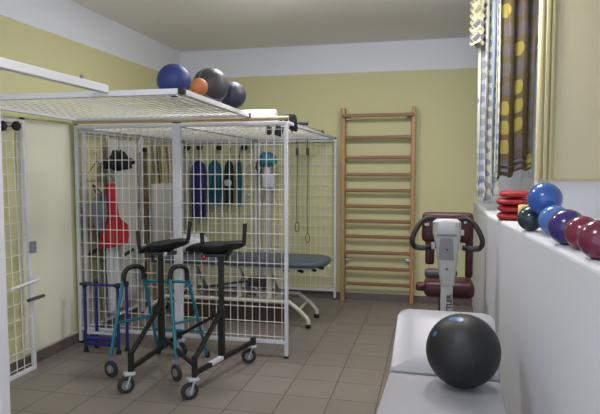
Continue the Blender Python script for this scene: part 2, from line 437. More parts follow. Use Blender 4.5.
# door-like mesh panel leaning at the left wall
g = panel((-3.06, 2.7, 0.0), (0, 1, 0), Vector((-.022, 0, 1)).normalized(), 1.17, 1.97, 'loose white mesh door panel leaning against the left wall', 'cage panels', su=.08, legs=.0)
h = MB().box((-3.02, 3.83, .98), (.03, .05, .09)).build('hinge', M['grey'], g, bevel=.004)
MB().tube([(-3.0, 3.55, .70), (-3.0, 3.85, .72)], .014, 8).build('latch', M['white'], g, smooth=True)
MB().tube([(-2.99, 3.72, .585), (-2.99, 3.90, .585)], .014, 8).build('latch_handle', M['dgrey'], g, smooth=True)
for px in (0, 14):
    p = at(px, 126, X=-3.03)
    t = thing('door_stopper', p, 'round black knob near top of leaning mesh door, ' + ('at the left edge' if px == 0 else 'beside its corner post'), 'knob', 'black knobs')
    MB().lathe(p, [(.028, 0), (.036, .01), (.036, .03), (.024, .042)], (1, 0, 0)).build('knob', M['black'], t, smooth=True)
    MB().tube([p, p + Vector((-.07, 0, 0))], .008).build('stem', M['grey'], t)

struct(MB().box((XL + .008, 4.16, 1.045), (.016, .66, 1.88)).build('trim_4', mat('pale_cream_panel', (226, 226, 206), .6, var=.02), bevel=.004))
# ------------------------------------------------------------------ wall bars
t = thing('wall_bars', (-.62, 6.79, 0), 'tall wooden wall bars with eleven rungs on the back wall', 'wall bars')
XLp, XRp = -1.032, -0.213
for x in (XLp, XRp): MB().box((x, 6.775, 1.155), (.046, .11, 2.31)).build('upright', M['wood'], t, bevel=.008)
ys = [115.5, 137.4, 157.5, 174.7, 190.6, 206.5, 221.5, 237, 253, 269, 284.5]
for i, y in enumerate(ys):
    z = at(378, y, Y=6.74).z
    yy = 6.70 if i == 0 else 6.745
    MB().box(((XLp + XRp) / 2, yy, z), (XRp - XLp + .01, .030, .042)).build('rung', M['woodx'], t, bevel=.012)
for x, z in ((XLp + .05, 2.19), (XRp - .05, 2.21), (XLp + .05, .50), (XRp - .05, .51)):
    b_ = MB().box((x, 6.815, z), (.06, .05, .035)).build('bracket', M['chrome'], t, bevel=.005)

# ------------------------------------------------------------------ couch
RZ = math.radians(-2.2)
t = thing('treatment_couch', (.075, 3.05, 0), 'white padded couch with raised headrest along the right wall', 'couch', rz=RZ)
Wc = .575
def L(x, y, z): return Matrix.Translation((.075, 3.05, 0)) @ Matrix.Rotation(RZ, 4, 'Z') @ Vector((x, y, z))
def rr_slab(x0, x1, y0, y1, rad_far, rad_near, n=8):
    pts = []
    for (cx, cy_, r, a0) in ((x1 - rad_near, y0 + rad_near, rad_near, -90), (x1 - rad_far, y1 - rad_far, rad_far, 0), (x0 + rad_far, y1 - rad_far, rad_far, 90), (x0 + rad_near, y0 + rad_near, rad_near, 180)):
        for k in range(n + 1):
            a = math.radians(a0 + 90 * k / n); pts.append((cx + r * math.cos(a), cy_ + r * math.sin(a)))
    return pts
def padded(poly, th, fn):
    """pillowy cushion: outline loops shrinking towards top and bottom"""
    m = MB(); n = len(poly); cx = sum(p[0] for p in poly) / n; cyy = sum(p[1] for p in poly) / n
    loops = [(.030, 0), (.010, .006), (0, .022), (0, th - .026), (.008, th - .008), (.030, th), (.12, th + .006)]
    vs = []
    for ins, z in loops:
        for x, y in poly:
            dx, dy = x - cx, y - cyy; d = math.hypot(dx, dy)
            hx = max(abs(p[0] - cx) for p in poly); hy = max(abs(p[1] - cyy) for p in poly)
            vs.append(fn(cx + dx * (1 - ins / hx), cyy + dy * (1 - ins / hy), z))
    fs = [tuple(reversed(range(n)))]
    for i in range(len(loops) - 1): fs += [(i * n + k, i * n + (k + 1) % n, (i + 1) * n + (k + 1) % n, (i + 1) * n + k) for k in range(n)]
    fs.append(tuple(range((len(loops) - 1) * n, len(loops) * n)))
    return m.add(vs, fs)
padded(rr_slab(-Wc / 2, Wc / 2, -1.45, -.004, .012, .04), .09, lambda x, y, z: L(x, y, .406 + z)).build('seat_cushion', M['leather'], t, smooth=True)
th = math.radians(27)
padded(rr_slab(-Wc / 2, Wc / 2, .002, .53, .075, .012), .09, lambda x, y, z: L(x, y * math.cos(th) - (z - .09) * math.sin(th), .497 + y * math.sin(th) + (z - .09) * math.cos(th))).build('headrest', M['leather'], t, smooth=True)
MB().box(L(0, -.72, .375), (Wc - .08, 1.4, .05), (0, 0, RZ)).build('base_frame', M['white'], t, bevel=.005)
for x in (-.22, .22):
    for y in (-1.3, -.12): MB().bar(L(x, y, 0), L(x, y, .36), .04).build('leg', M['white'], t, bevel=.004)
    MB().bar(L(x, .30, .575), L(x, -.05, .40), .02).build('headrest_strut', M['white'], t)

# big black ball on the couch
p = at(463, 351, Z=.68); BR = .181; p.z = .502 + BR; 
b_ = thing('exercise_ball', p, 'large black rubber exercise ball resting on the white couch', 'ball')
MB().sphere(p, BR, 48, 32).build('ball_shell', ball_mat('black_rubber', (24, 25, 28), .5, coat=0, stripe=(40, 42, 46), axis=(1, .3, .2), offs=(-.02,), w=.0015), b_, smooth=True)
cd = (Vector((0, 0, CH)) - p).normalized()
def decal(px, py, w_, h_, rot=0):
    a = (px - 300) / F; b2 = (207 - py) / F
    d = Vector((-sy * cp + a * cy - b2 * sy * sp, cy * cp + a * sy + b2 * cy * sp, -sp + b2 * cp)).normalized()
    o = Vector((0, 0, CH)); oc = o - p; B = oc.dot(d); disc = B * B - (oc.dot(oc) - BR * BR)
    hit = o + d * (-B - math.sqrt(max(disc, 0))); n = (hit - p).normalized()
    ux = n.cross(Vector((0, 0, 1))).normalized(); uy = n.cross(ux)
    ux2 = ux * math.cos(rot) + uy * math.sin(rot); uy2 = n.cross(ux2)
    return lambda u, v: p + (n * BR + ux2 * (u - .5) * w_ * (.75 + .25 * math.cos((v - .5) * PI)) + uy2 * (v - .5) * h_).normalized() * (BR + .0012)
MB().grid(decal(456, 319, .075, .032, .15), 8, 6).build('printed_mark', mat('blue_print', (62, 98, 158), .35), b_, smooth=True, label='larger blue mark')
MB().grid(decal(435, 334, .030, .026, .5), 6, 6).build('printed_mark', M['printb'] if 'printb' in M else mat('blue_print_small', (56, 88, 146), .35), b_, smooth=True, label='smaller blue mark')

# ------------------------------------------------------------------ balls
def ball(p, r, col, label, group, rough=.25, **k):
    p = Vector(p); m = MB().sphere((0, 0, 0), r, 40, 26).build('exercise_ball', ball_mat('ball_' + label.replace(' ', '_')[:24], col, rough, **k), smooth=True)
    m.location = p; return tag(m, label, 'ball', group)
G1 = 'small balls on the ledge'
SB = [((.641, 2.423), .078, (104, 34, 58), 'maroon ball on the ledge, nearest the camera at the right edge'),
      ((.648, 2.70), .075, (116, 36, 62), 'maroon ball on the ledge, second from the right edge'),
      ((.620, 2.872), .084, (56, 44, 110), 'violet ball on the ledge between maroon and indigo balls'),
      ((.657, 3.07), .078, (48, 48, 116), 'indigo ball half hidden behind the violet ball'),
      ((.640, 3.25), .082, (76, 116, 180), 'light blue ball on the ledge, right beside the dark green ball'),
      ((.556, 3.484), .072, (36, 56, 66), 'dark green ball on the ledge beside the red sandbags')]
for (xy, r, c, l) in SB: ball((xy[0], xy[1], SZ + r), r, c, l, G1, .18)
# top ball rests on the light blue and the green one, leaning towards the wall
c1 = Vector((.640, 3.25, SZ + .082)); c2 = Vector((.556, 3.484, SZ + .072)); R0 = .092
ax = (c2 - c1); dd = ax.length; r1, r2 = R0 + .082, R0 + .072
a_ = (r1 * r1 - r2 * r2 + dd * dd) / (2 * dd); hh = math.sqrt(r1 * r1 - a_ * a_); ax.normalize()
up = Vector((.15, .1, 1)); up = (up - ax * up.dot(ax)).normalized()
ball(c1 + ax * a_ + up * hh, R0, (50, 92, 168), 'blue ball stacked on top of the row of ledge balls', G1, .2)
G2 = 'balls on the cage roof'
RZ0 = 2.046
def rayball(px, py, rpx, col, label, **k):
    lo, hi = 2.0, 7.0
    for _ in range(50):
        tt = (lo + hi) / 2; q = at(px, py, Y=tt); dist = (q - Vector((0, 0, CH))).length; r = rpx / F * dist * .985
        if q.z - r > RZ0: hi = tt
        else: lo = tt
    return ball(q, r, col, label, G2, **k)
rayball(174, 81, 16.4, (36, 54, 116), 'dark blue ball on the cage roof, leftmost of four', rough=.55, coat=0)
rayball(199, 87, 8.7, (184, 112, 60), 'small orange ball on the cage roof between blue and dark grey balls', rough=.55, coat=0)
rayball(210.5, 86, 17.6, (62, 60, 66), 'large dark grey ball on the cage roof behind the orange ball', rough=.5, coat=0, stripe=(126, 122, 128), axis=(.7, -.6, .2), offs=(.05, .055), w=.003)
rayball(232.8, 95.2, 13.2, (54, 58, 76), 'slate ball on the cage roof, rightmost of four', rough=.5, coat=0)

# white roll on the roof
tag(MB().lathe((-1.675, 4.92, 2.054), [(.02, -.001), (.06, 0), (.066, .006), (.066, .314), (.06, .32), (.02, .321)], (1, 0, 0), 28).build('paper_roll', M['wcloth'], smooth=True), 'white roll lying on the cage roof behind the wooden pole', 'roll')
# crutches lying on the roof
def crutch(name, a, b, label, mt=M['grey'], grp='crutches'):
    a, b = Vector(a), Vector(b); d = (b - a).normalized(); t = thing(name, a, label, 'crutch', grp)
    up = Vector((0, 0, 1)); side = d.cross(up)
    side = side.normalized() if side.length > .1 else Vector((1, 0, 0))
    MB().tube([a, b], .012, 10).build('shaft', mt, t, smooth=True)
    q = a + d * .28
    MB().tube(smoothpath([q, q + side * .05, q + side * .13]), [.016] * 13, 10).build('hand_grip', M['black'], t, smooth=True)
    c = [a + side * (.045 * math.sin(k)) + (side.cross(d)) * (.045 * math.cos(k)) for k in [i * .4 for i in range(-5, 6)]]
    MB().tube([q_ - d * 0 for q_ in c], .011, 8).build('arm_cuff', M['black'], t, smooth=True)
    MB().lathe(b - d * .01, [(.014, 0), (.02, .02), (.022, .05)], d).build('rubber_tip', M['black'], t, smooth=True)
crutch('elbow_crutch', (-1.235, 4.80, 2.0), (-1.20, 6.25, 2.0), 'longer grey elbow crutch lying along the right edge of the cage roof')
crutch('elbow_crutch', (-1.47, 5.35, 2.0), (-1.47, 6.6, 2.0), 'pale elbow crutch lying on the cage roof, farther from the front post', M['cream'])

# ------------------------------------------------------------------ red sandbags
def sandbag(c, sx, sy_, sz, rz, label):
    c = Vector(c); R = Matrix.Rotation(rz, 3, 'Z')
    def f(u, v):
        a = u * 2 * PI; e = (v - .5) * PI
        ca, sa = math.cos(a), math.sin(a); ce = math.cos(e)
        q = lambda x, k: math.copysign(abs(x) ** k, x)
        return c + R @ Vector((q(ca, .45) * q(ce, .4) * sx / 2, q(sa, .45) * q(ce, .4) * sy_ / 2, q(math.sin(e), .8) * sz / 2 * (1 + .10 * math.sin(a * 3 + c.z * 40))))
    o = MB().grid(f, 40, 14).build('sandbag', M['redbag'], smooth=True)
    tag(o, label, 'sandbag', 'red sandbags')
for i, (dx, l) in enumerate(((0, 'red sandbag on the ledge, lowest of the stack'), (.006, 'red sandbag second from the bottom of the ledge stack'), (-.006, 'red sandbag third from the bottom of the ledge stack'), (.016, 'red sandbag on top of the ledge stack'))):
    sandbag((.560 + dx, 4.24 + dx * .3, SZ + .0275 + i * .051), .215, .22, .0462, .1 * (i % 2) - .1, l)
tag(MB().box((.592, 3.99, SZ + .0605), (.055, .06, .121), (0, 0, .3), bev=.012).build('foam_block', M['yellow'], smooth=True), 'pale yellow foam block standing between the red sandbags and the balls', 'block')

# ------------------------------------------------------------------ curtains
def curtain(name, pts, z0, z1, n, amp, waves, mt, label, hem=None, root=None, part=None, flare=0.0):
    a, b = Vector(pts[0]), Vector(pts[1]); d = b - a; nn = Vector((-d.y, d.x)).normalized()
    def f(u, v):
        z = z0(u) + (z1 - z0(u)) * v
        k = amp * (1 + flare * (1 - v)); ph = u * waves * 2 * PI
        q = a + d * u + nn * k * math.sin(ph) + d.normalized() * .3 * amp * math.sin(2 * ph + 3 * v)
        if hem and v < hem: 
            w_ = (1 - v / hem); q = q + nn * .010 * math.sin(v / hem * 2.0 * 2 * PI + u * 3)
        return (q.x, q.y, z)
    return MB().grid(f, n, 90, uv=True).build(part or name, mt, root, smooth=True, solid=.004)
t = thing('curtain', (.46, 5.13, 1.33), 'pale curtain with grey dots hanging farthest away, beside the back wall', 'curtain', 'window curtains')
curtain('curtain', ((.380, 5.09), (.560, 5.17)), lambda u: 1.325 + .03 * math.sin(u * 9), 3.0, 60, .035, 3.0, M['curtA'], '', hem=.12, root=t, part='drape')
def vf(u, v):
    z = 2.62 + v * .44; a = u * 2 * PI
    r = 1 + .20 * math.sin(v * 8 * 2 * PI + math.sin(a * 2) * 1.2) + .08 * math.sin(a * 7)
    return (.365 + .062 * r * math.cos(a) * (1 if math.cos(a) < 0 else .7), 5.05 + .045 * r * math.sin(a), z + .012 * math.sin(a * 3))
MB().grid(vf, 60, 60, uv=True).build('gathered_valance', M['curtV'], t, smooth=True, label='ruffled top gather')
t = thing('curtain', (.62, 4.78, 1.5), 'brown curtain with yellow dots hanging beside the cream window casing', 'curtain', 'window curtains')
curtain('curtain', ((.515, 4.86), (.775, 4.90)), lambda u: 1.50 + .10 * u + .02 * math.sin(u * 12), 3.0, 70, .028, 2.5, M['curtB'], '', hem=.07, root=t, part='drape')
curtain('curtain', ((.50, 4.98), (.575, 4.95)), lambda u: 1.56, 3.0, 24, .018, 1.0, M['curtA'], '', root=t, part='lining')
def rod(p0, p1, lab):
    tag(MB().tube([p0, p1], .012, 10).build('curtain_rod', M['white'], smooth=True), lab, 'rod')
rod((.52, 4.7, 3.03), (.52, 6.8, 3.03), 'white rod above the window that both curtains hang from')

# ------------------------------------------------------------------ ceiling lamps, real and added
def lamp(p, lab, e, d_=.074):
    t = thing('ceiling_lamp', p, lab, 'lamp', 'ceiling lamps')
    MB().lathe(p, [(.2, 0), (.2, -.02), (.19, -.025)], (0, 0, 1), 36).build('lamp_base', M['white'], t, smooth=True)
    MB().lathe(p, [(.185, -.02), (.19, -.02 - d_ * .27), (.17, -.02 - d_ * .6), (.11, -.02 - d_ * .9), (.01, -.02 - d_)], (0, 0, 1), 36).build('diffuser', emis('lamp_diffuser', (255, 252, 250), e), t, smooth=True)
LP1 = (-1.32, 4.50, ZC); LP2 = (-0.55, 1.3, ZC); LP3 = (.12, 4.30, ZC)
lamp(LP1, 'round glowing white ceiling lamp above the mesh cage, just cut by the top edge', 32)
lamp(LP3, 'added fill lamp on the ceiling above the exercise bike, out of view', 44, .16)  # added out of view to brighten the right and back of the room
lamp(LP2, 'added fill lamp on the ceiling nearest the camera, out of view above the couch', 46, .16)  # added out of view to balance the light on the near side
def area(p, e, size, col):
    l = bpy.data.lights.new('lamp_light', 'AREA'); l.shape = 'DISK'; l.size = size; l.energy = e; l.color = col
    o = bpy.data.objects.new('lamp_light', l); COL.objects.link(o); o.location = (p[0], p[1], p[2] - .11)
    return o
area(LP1, 8, .36, (1, .97, .93)); area(LP3, 8, .8, (1, .97, .93))  # the wider disk is extra fill below the added lamp over the bike

wd = bpy.data.worlds.new('world'); SC.world = wd; wd.use_nodes = True
bg = wd.node_tree.nodes['Background']; bg.inputs[0].default_value = (.60, .68, .85, 1); bg.inputs[1].default_value = 1.5
SC.view_settings.view_transform = 'Standard'; SC.view_settings.look = 'None'
SC.view_settings.exposure = 0.37
SC.cycles.use_denoising = True; SC.cycles.max_bounces = 8; SC.cycles.caustics_reflective = False; SC.cycles.caustics_refractive = False
#PART2
# ------------------------------------------------------------------ walking aids
def caster(c, r, face, parent, yoke, wheel=None, top=.14, name='caster', w=.026):
    """swivel caster: wheel at c (axis across 'face'), fork up to height top"""
    c = Vector(c); f = Vector((face[0], face[1], 0)).normalized(); ax = Vector((-f.y, f.x, 0))
    y = MB()
    for s_ in (-1, 1):
        y.bar(c + ax * s_ * (w / 2 + .006) - Vector((0, 0, .012)), Vector((c.x, c.y, top - .012)) - f * .028 + ax * s_ * (w / 2 + .006), .006, .040, up=ax)
    y.box((c.x - f.x * .024, c.y - f.y * .024, top - .010), (.075, .065, .020), (0, 0, math.atan2(f.y, f.x)), bev=.004)
    y.tube([c - ax * (w / 2 + .01), c + ax * (w / 2 + .01)], .007, 8)
    o = y.build(name, yoke, parent)
    MB().lathe(c - ax * w / 2, [(r * .35, 0), (r * .9, 0), (r, .005), (r, w - .005), (r * .9, w), (r * .35, w)], ax, 28).build('wheel', wheel or M['rubber'], o, smooth=True)
    MB().lathe(c - ax * (w / 2 + .002), [(r * .55, 0), (r * .55, w + .004)], ax, 20).build('hub', M['mgrey'], o, smooth=True)
    return o

# black forearm walker
t = thing('forearm_walker', (-1.84, 4.05, 0), 'black wheeled forearm walker with two padded armrests, in front of the mesh cage', 'walker')
BM = M['blackm']
LF, LR_ = Vector((-2.065, 3.60, .175)), Vector((-2.075, 4.42, .175))
RF, RR_ = Vector((-1.580, 3.60, .175)), Vector((-1.41, 4.39, .175))
LC = Vector((-2.093, 4.13, .175)); RC = Vector((-1.545, 4.03, .175))
for a, b in ((LF, LR_), (RF, RR_)):
    MB().bar(a, b, .032, .03).build('side_rail', BM, t, bevel=.003)
for a, c in ((LF, LC), (RF, RC)):
    MB().bar(a + Vector((0, 0, -.04)), a + Vector((0, 0, .12)), .034).build('front_post', BM, t, bevel=.003)
    MB().bar(a + Vector((0, 0, .10)), c + Vector((0, 0, .335)), .028).build('diagonal_brace', BM, t, bevel=.003)
MB().bar(RF.lerp(RR_, .24) + Vector((0, 0, .008)), RF.lerp(RR_, .42) + Vector((0, 0, .008)), .036, .024).build('sticker', M['white'], t)
MB().bar(LC + Vector((.02, 0, .015)), RC + Vector((-.01, 0, .32)), .024).build('cross_brace', BM, t, bevel=.003)
MB().bar(LC + Vector((.02, .02, .05)), RF + Vector((-.01, 0, .06)), .024).build('cross_brace', BM, t, bevel=.003)
MB().lathe(LC + Vector((.02, -.02, .03)), [(.03, -.03), (.036, 0), (.03, .03)], (.4, -1, 0)).build('clamp_knob', M['black'], t, smooth=True)
for c, z in ((LC, .955), (RC, .975)):
    MB().bar(Vector((c.x, c.y, .15)), Vector((c.x, c.y, z)), .036).build('column', BM, t, bevel=.003)
    MB().bar(Vector((c.x, c.y, .15)), Vector((c.x, c.y, .55)), .044).build('column_sleeve', BM, t, bevel=.003)
for p_, f in ((LF, (-.75, -.66)), (RF, (-.75, -.66)), (LR_, (.8, -.4)), (RR_, (-.9, -.35))):
    caster((p_.x + f[0] * .035, p_.y + f[1] * .045, .06), .06, f, t, M['castr'], top=.15, w=.03)
for c in (LR_, RR_):
    MB().lathe(c + Vector((0, 0, -.035)), [(.02, 0), (.026, .02), (.026, .06), (.02, .07)]).build('rail_end', M['black'], t, smooth=True)
def arm_pad(c, L_, dx, dz0, dz1, lab):
    """padded tray seen side on, two upright grips at its ends"""
    ux = Vector(dx).normalized(); uy = Vector((-ux.y, ux.x, 0))
    def fn(u, v):
        a = v * 2 * PI; s_ = (u - .5) * L_
        e = (1 - abs(2 * u - 1) ** 5) ** .5
        wy, wz = .088 * e, (.034 + .008 * math.cos((u - .5) * 9)) * e
        y, z = math.cos(a) * wy, math.sin(a) * wz
        z += (dz0 if u < .5 else dz1) * abs(2 * u - 1) ** 2.2 + .030 * (y / .08) ** 2 * (1 if z > -9 else 0)
        return c + ux * s_ + uy * y + Vector((0, 0, z))
    MB().grid(fn, 36, 20).build('arm_pad', M['black'], t, smooth=True)
    MB().box(c - Vector((0, 0, .045)), (.20, .10, .022), (0, 0, math.atan2(ux.y, ux.x)), bev=.005).build('pad_bracket', BM, t)
    return ux
pl = Vector((LC.x + .055, LC.y - .05, .978)); pr = Vector((RC.x - .022, RC.y - .05, .993))
uL = arm_pad(pl, .40, (.90, .38, .10), -.015, .02, '')
uR = arm_pad(pr, .46, (.96, .22, .02), -.0, .035, '')
def grip(b, lean, h_):
    b = Vector(b)
    MB().tube(smoothpath([b, b + Vector((lean * .4, 0, h_ * .35)), b + Vector((lean, 0, h_))], 5), [.012] * 3 + [.0155] * 8, 12).build('upright_grip', M['black'], t, smooth=True)
grip(pl - uL * .185 + Vector((0, 0, .0)), -.012, .15)
grip(pl + uL * .185 + Vector((0, 0, .01)), .022, .17)
grip(pr - uR * .095 + Vector((0, 0, .0)), -.008, .12)
grip(pr + uR * .21 + Vector((0, 0, .02)), .012, .165)
MB().sphere(pr + Vector((-.06, -.09, -.055)), .019, 16, 10).build('red_knob', M['redp'], t, smooth=True, label='red adjusting knob')
MB().lathe(pl + Vector((.06, -.09, -.03)), [(.012, 0), (.016, .02), (.012, .04)], (0, -1, -1)).build('clamp_knob', M['grey'], t, smooth=True)
MB().tube([pl + Vector((-.10, -.05, -.02)), pl + Vector((-.06, -.06, -.10))], .012, 8).build('brake_lever', M['black'], t, smooth=True)
MB().tube([pr + Vector((.14, -.05, .0)), pr + Vector((.10, -.06, -.075))], .012, 8).build('brake_lever', M['black'], t, smooth=True)

# teal walker
t = thing('wheeled_walker', (-2.08, 4.0, 0), 'teal wheeled walking frame with curved black grips, behind the black walker', 'walker')
def walker_side(ff, rf, gf, gr, tl):
    ff, rf, gf, gr = map(Vector, (ff, rf, gf, gr))
    MB().tube([ff, gf], .0135, 10).build('front_leg', M['teal'], t, smooth=True)
    MB().tube([rf, gr], .0135, 10).build('rear_leg', M['teal'], t, smooth=True)
    a = gf; d = gr - gf; up = Vector((0, 0, .075))
    MB().tube(smoothpath([gf - Vector((0, 0, .05)), gf + up * .35 + d * .03, gf + up * .95 + d * .22, gf + up * 1.05 + d * .6, gr + up * .75 - d * .08, gr + up * .1, gr - Vector((0, 0, .04))], 5), .019, 12).build('curved_grip', M['black'], t, smooth=True)
    k = .42
    MB().tube([ff.lerp(gf, k), rf.lerp(gr, k + .07)], .011, 8).build('side_bar', M['teal'], t, smooth=True)
    MB().lathe(rf + Vector((0, 0, -.002)), [(.02, 0), (.022, .01), (.017, .05)]).build('rubber_tip', M['black'], t, smooth=True)
    MB().tube([ff + Vector((0, 0, .02)), ff - Vector((0, 0, .09))], .009, 8).build('fork', M['grey'], t)
    w_ = ff - Vector((0, 0, .105))
    ax = Vector((.25, .97, 0)).normalized() if tl else Vector((.55, .83, 0)).normalized()
    MB().lathe(Vector((w_.x, w_.y, .064)) - ax * .013, [(.015, 0), (.057, 0), (.064, .005), (.064, .021), (.057, .026), (.015, .026)], ax, 26).build('wheel', M['rubber'], t, smooth=True)
    MB().lathe(Vector((w_.x, w_.y, .064)) - ax * .016, [(.03, 0), (.034, .004), (.034, .028), (.03, .032)], ax, 20).build('hub', M['mgrey'], t, smooth=True)
walker_side((-2.365, 3.83, .165), (-2.275, 4.43, .0), (-2.335, 3.98, .735), (-2.265, 4.17, .735), True)
walker_side((-1.845, 3.87, .165), (-1.83, 4.44, .0), (-1.985, 4.07, .74), (-1.90, 4.20, .74), False)
MB().tube([(-2.278, 4.22, .675), (-1.90, 4.25, .675)], .012, 8).build('cross_bar', M['teal'], t, smooth=True)
MB().tube([(-2.275, 4.37, .23), (-1.845, 4.39, .23)], .011, 8).build('cross_bar', M['teal'], t, smooth=True)

# dark blue walking frame inside the cage
t = thing('walking_frame', (-2.75, 4.36, 0), 'dark blue folded walking frame standing before the cage by the left wall', 'walker')
def bl(a, b, r=.014, nm='tube', m_=M['blue']): MB().tube([a, b], r, 10).build(nm, m_, t, smooth=True)
bx0, bx1, bx2, by = -2.915, -2.60, -2.585, 4.335
bl((bx0, by, .02), (bx0, by, .60), nm='leg'); bl((bx1, by, .02), (bx1, by, .60), nm='leg')
bl((bx2 + .01, by + .10, .02), (bx2 + .01, by + .10, .58), nm='leg'); bl((bx0 + .03, by + .12, .02), (bx0 + .03, by + .12, .58), nm='leg')
bl((bx0, by, .595), (bx1, by, .595), .012, nm='cross_bar'); bl((bx0, by, .125), (bx1, by, .125), .022, nm='cross_bar')
bl((bx0, by, .075), (bx1, by, .075), .018, nm='cross_bar')
MB().box(((bx0 + bx1) / 2, by, .172), (bx1 - bx0 - .03, .014, .022)).build('light_strip', M['castr'], t, bevel=.003)
for x, y in ((bx0, by), (bx1, by), (bx2 + .01, by + .10), (bx0 + .03, by + .12)):
    MB().lathe((x, y, 0), [(.02, 0), (.021, .012), (.016, .04)]).build('rubber_tip', M['black'], t, smooth=True)
    MB().lathe((x, y, .57), [(.016, 0), (.022, .006), (.022, .03), (.015, .045)]).build('top_cap', M['black'], t, smooth=True)
for x in (bx0, bx1): bl((x - .03, by - .03, .60), (x + .05, by + .03, .605), .012, 'clamp', M['black'])

# two elbow crutches leaning inside, black grips towards the camera
def lean_crutch(x, y, z, foot, lab):
    t = thing('elbow_crutch', foot, lab, 'crutch', 'crutches')
    a = Vector((x, y, z)); MB().tube([foot, a], .011, 10).build('shaft', M['grey'], t, smooth=True)
    MB().tube([a, a + Vector((.04, -.05, -.02)) * -.4, a + Vector((-.09, -.02, -.045))], [.014, .016, .015], 10).build('hand_grip', M['black'], t, smooth=True)
    MB().sphere(a + Vector((-.094, -.021, -.047)), .013, 12, 8).build('grip_end', M['white'], t, smooth=True, label='white grip end')
    MB().lathe(foot, [(.02, 0), (.02, .01), (.013, .05)]).build('rubber_tip', M['black'], t, smooth=True)
for px, lb in ((95, 'grey crutch with black white-tipped grip, under the red vest at left'), (131, 'grey crutch with black white-tipped grip, right of the red vest')):
    q_ = at(px, 252.5, Y=4.78); lean_crutch(q_.x + .03, q_.y, q_.z + .02, (q_.x + .07, q_.y + .05, 0), lb)

# ------------------------------------------------------------------ treatment table inside the cage
t = thing('treatment_table', (-1.9, 5.75, 0), 'slate blue treatment table on cream legs, inside the mesh cage', 'table')
def pad_x(x0, x1, y0, y1, zt, th_, rl, rr_, nm):
    pts = rr_slab(y0, y1, x0, x1, rr_, rl)          # local x = world y, local y = world x
    padded(pts, th_, lambda x, y, z: Vector((y, x, zt - th_ + z))).build(nm, M['slate'], t, smooth=True)
pad_x(-2.05, -1.02, 5.47, 6.07, .665, .065, .02, .20, 'padded_top')
pad_x(-2.95, -2.06, 5.47, 6.07, .665, .065, .10, .02, 'padded_top')
for y in (5.56, 5.98):
    MB().bar((-2.9, y, .585), (-1.16, y, .585), .03).build('top_rail', M['cream'], t, bevel=.004)
for y, n_ in ((5.49, 'base_rail'), (5.92, 'base_rail')):
    pts = [(-2.95, y, .02), (-2.94, y, .10), (-2.75, y, .235), (-2.6, y, .25), (-1.50, y, .25), (-1.36, y, .235), (-1.20, y, .10), (-1.185, y, .02)]
    MB().tube(smoothpath(pts, 4), .021, 10).build(n_, M['cream'], t, smooth=True)
    for x in (-2.95, -1.185): MB().lathe((x, y, 0), [(.026, 0), (.03, .01), (.024, .04)]).build('rubber_foot', M['black'], t, smooth=True)
for x in (-1.29, -2.86): MB().tube([(x, 5.49, .17), (x, 5.92, .17)], .014, 8).build('cross_bar', M['cream'], t, smooth=True)
for x in (-1.62, -1.95, -2.45):
    MB().bar((x, 5.62, .25), (x, 5.62, .585), .045).build('lifting_column', M['cream'], t, bevel=.005)
    MB().bar((x + .05, 5.84, .25), (x - .10, 5.84, .57), .03).build('lifting_arm', M['grey'], t, bevel=.004)
    MB().bar((x, 5.50, .25), (x, 5.91, .25), .035).build('cross_bar', M['cream'], t, bevel=.004)
MB().box((-1.78, 5.73, .40), (.20, .10, .10), bev=.01).build('motor', M['dgrey'], t)
MB().tube([(-2.4, 5.55, .34), (-1.7, 5.55, .46)], .013, 8).build('actuator', M['dgrey'], t, smooth=True)
for x, y, z in ((-1.10, 5.60, .60), (-1.18, 5.62, .57), (-1.30, 5.56, .565), (-1.45, 5.56, .565)):
    MB().tube([(x - .03, y + .03, z + .01), (x, y, z), (x + .05, y - .03, z - .005)], [.009, .015, .015], 10).build('lever', M['black'], t, smooth=True)
# box under the table
t = thing('wooden_box', (-2.0, 5.72, 0), 'low dark brown wooden box on the floor under the treatment table', 'box')
MB().box((-2.05, 5.72, .075), (1.15, .30, .15)).build('box_body', M['brown'], t, bevel=.006)
MB().box((-2.05, 5.72, .158), (1.18, .33, .016)).build('lid', M['brown'], t, bevel=.004)
# pillow on the table
def pil(u, v):
    a = u * 2 * PI; e = (v - .5) * PI
    q = lambda x, k: math.copysign(abs(x) ** k, x)
    return Vector((-2.60, 5.80, .778)) + Vector((q(math.cos(a), .55) * q(math.cos(e), .5) * .21, q(math.sin(a), .55) * q(math.cos(e), .5) * .16, math.sin(e) * .092 * (1 + .1 * math.sin(3 * a))))
tag(MB().grid(pil, 40, 16).build('pillow', M['wcloth'], smooth=True), 'white pillow lying on the treatment table behind the black walker', 'pillow')

# ------------------------------------------------------------------ things hanging in the cage
def garment(name, poly, thick, m_, lab, cat, grp=None, hang=None, hook=None, folds=4, amp=.012):
    """cloth from an outline in a vertical plane: poly = list of (s, z) half-profile rows -> (left, right, z)"""
    o = None
    (org, ux, nx) = hang
    org, ux, nx = Vector(org), Vector(ux), Vector(nx)
    t = thing(name, org, lab, cat, grp)
    rows = poly
    def f(u, v, side):
        k = v * (len(rows) - 1); i = min(int(k), len(rows) - 2); w_ = k - i
        l_ = rows[i][0] * (1 - w_) + rows[i + 1][0] * w_; r_ = rows[i][1] * (1 - w_) + rows[i + 1][1] * w_; z = rows[i][2] * (1 - w_) + rows[i + 1][2] * w_
        bul = math.sin(PI * min(max(u, 0.0), 1.0)) ** .5
        return org + ux * (l_ + (r_ - l_) * u) + Vector((0, 0, z)) + nx * (side * thick * .5 * bul + amp * math.sin(u * folds * 2 * PI + v * 2.0) * (.3 + v))
    m = MB(); nu, nv = 24, 24
    m.grid(lambda u, v: f(u, v, 1), nu, nv); m.grid(lambda u, v: f(u, v, -1), nu, nv)
    m.build('cloth', m_, t, smooth=True)
    return t
LH = lambda y, z: (-3.02, y, z)
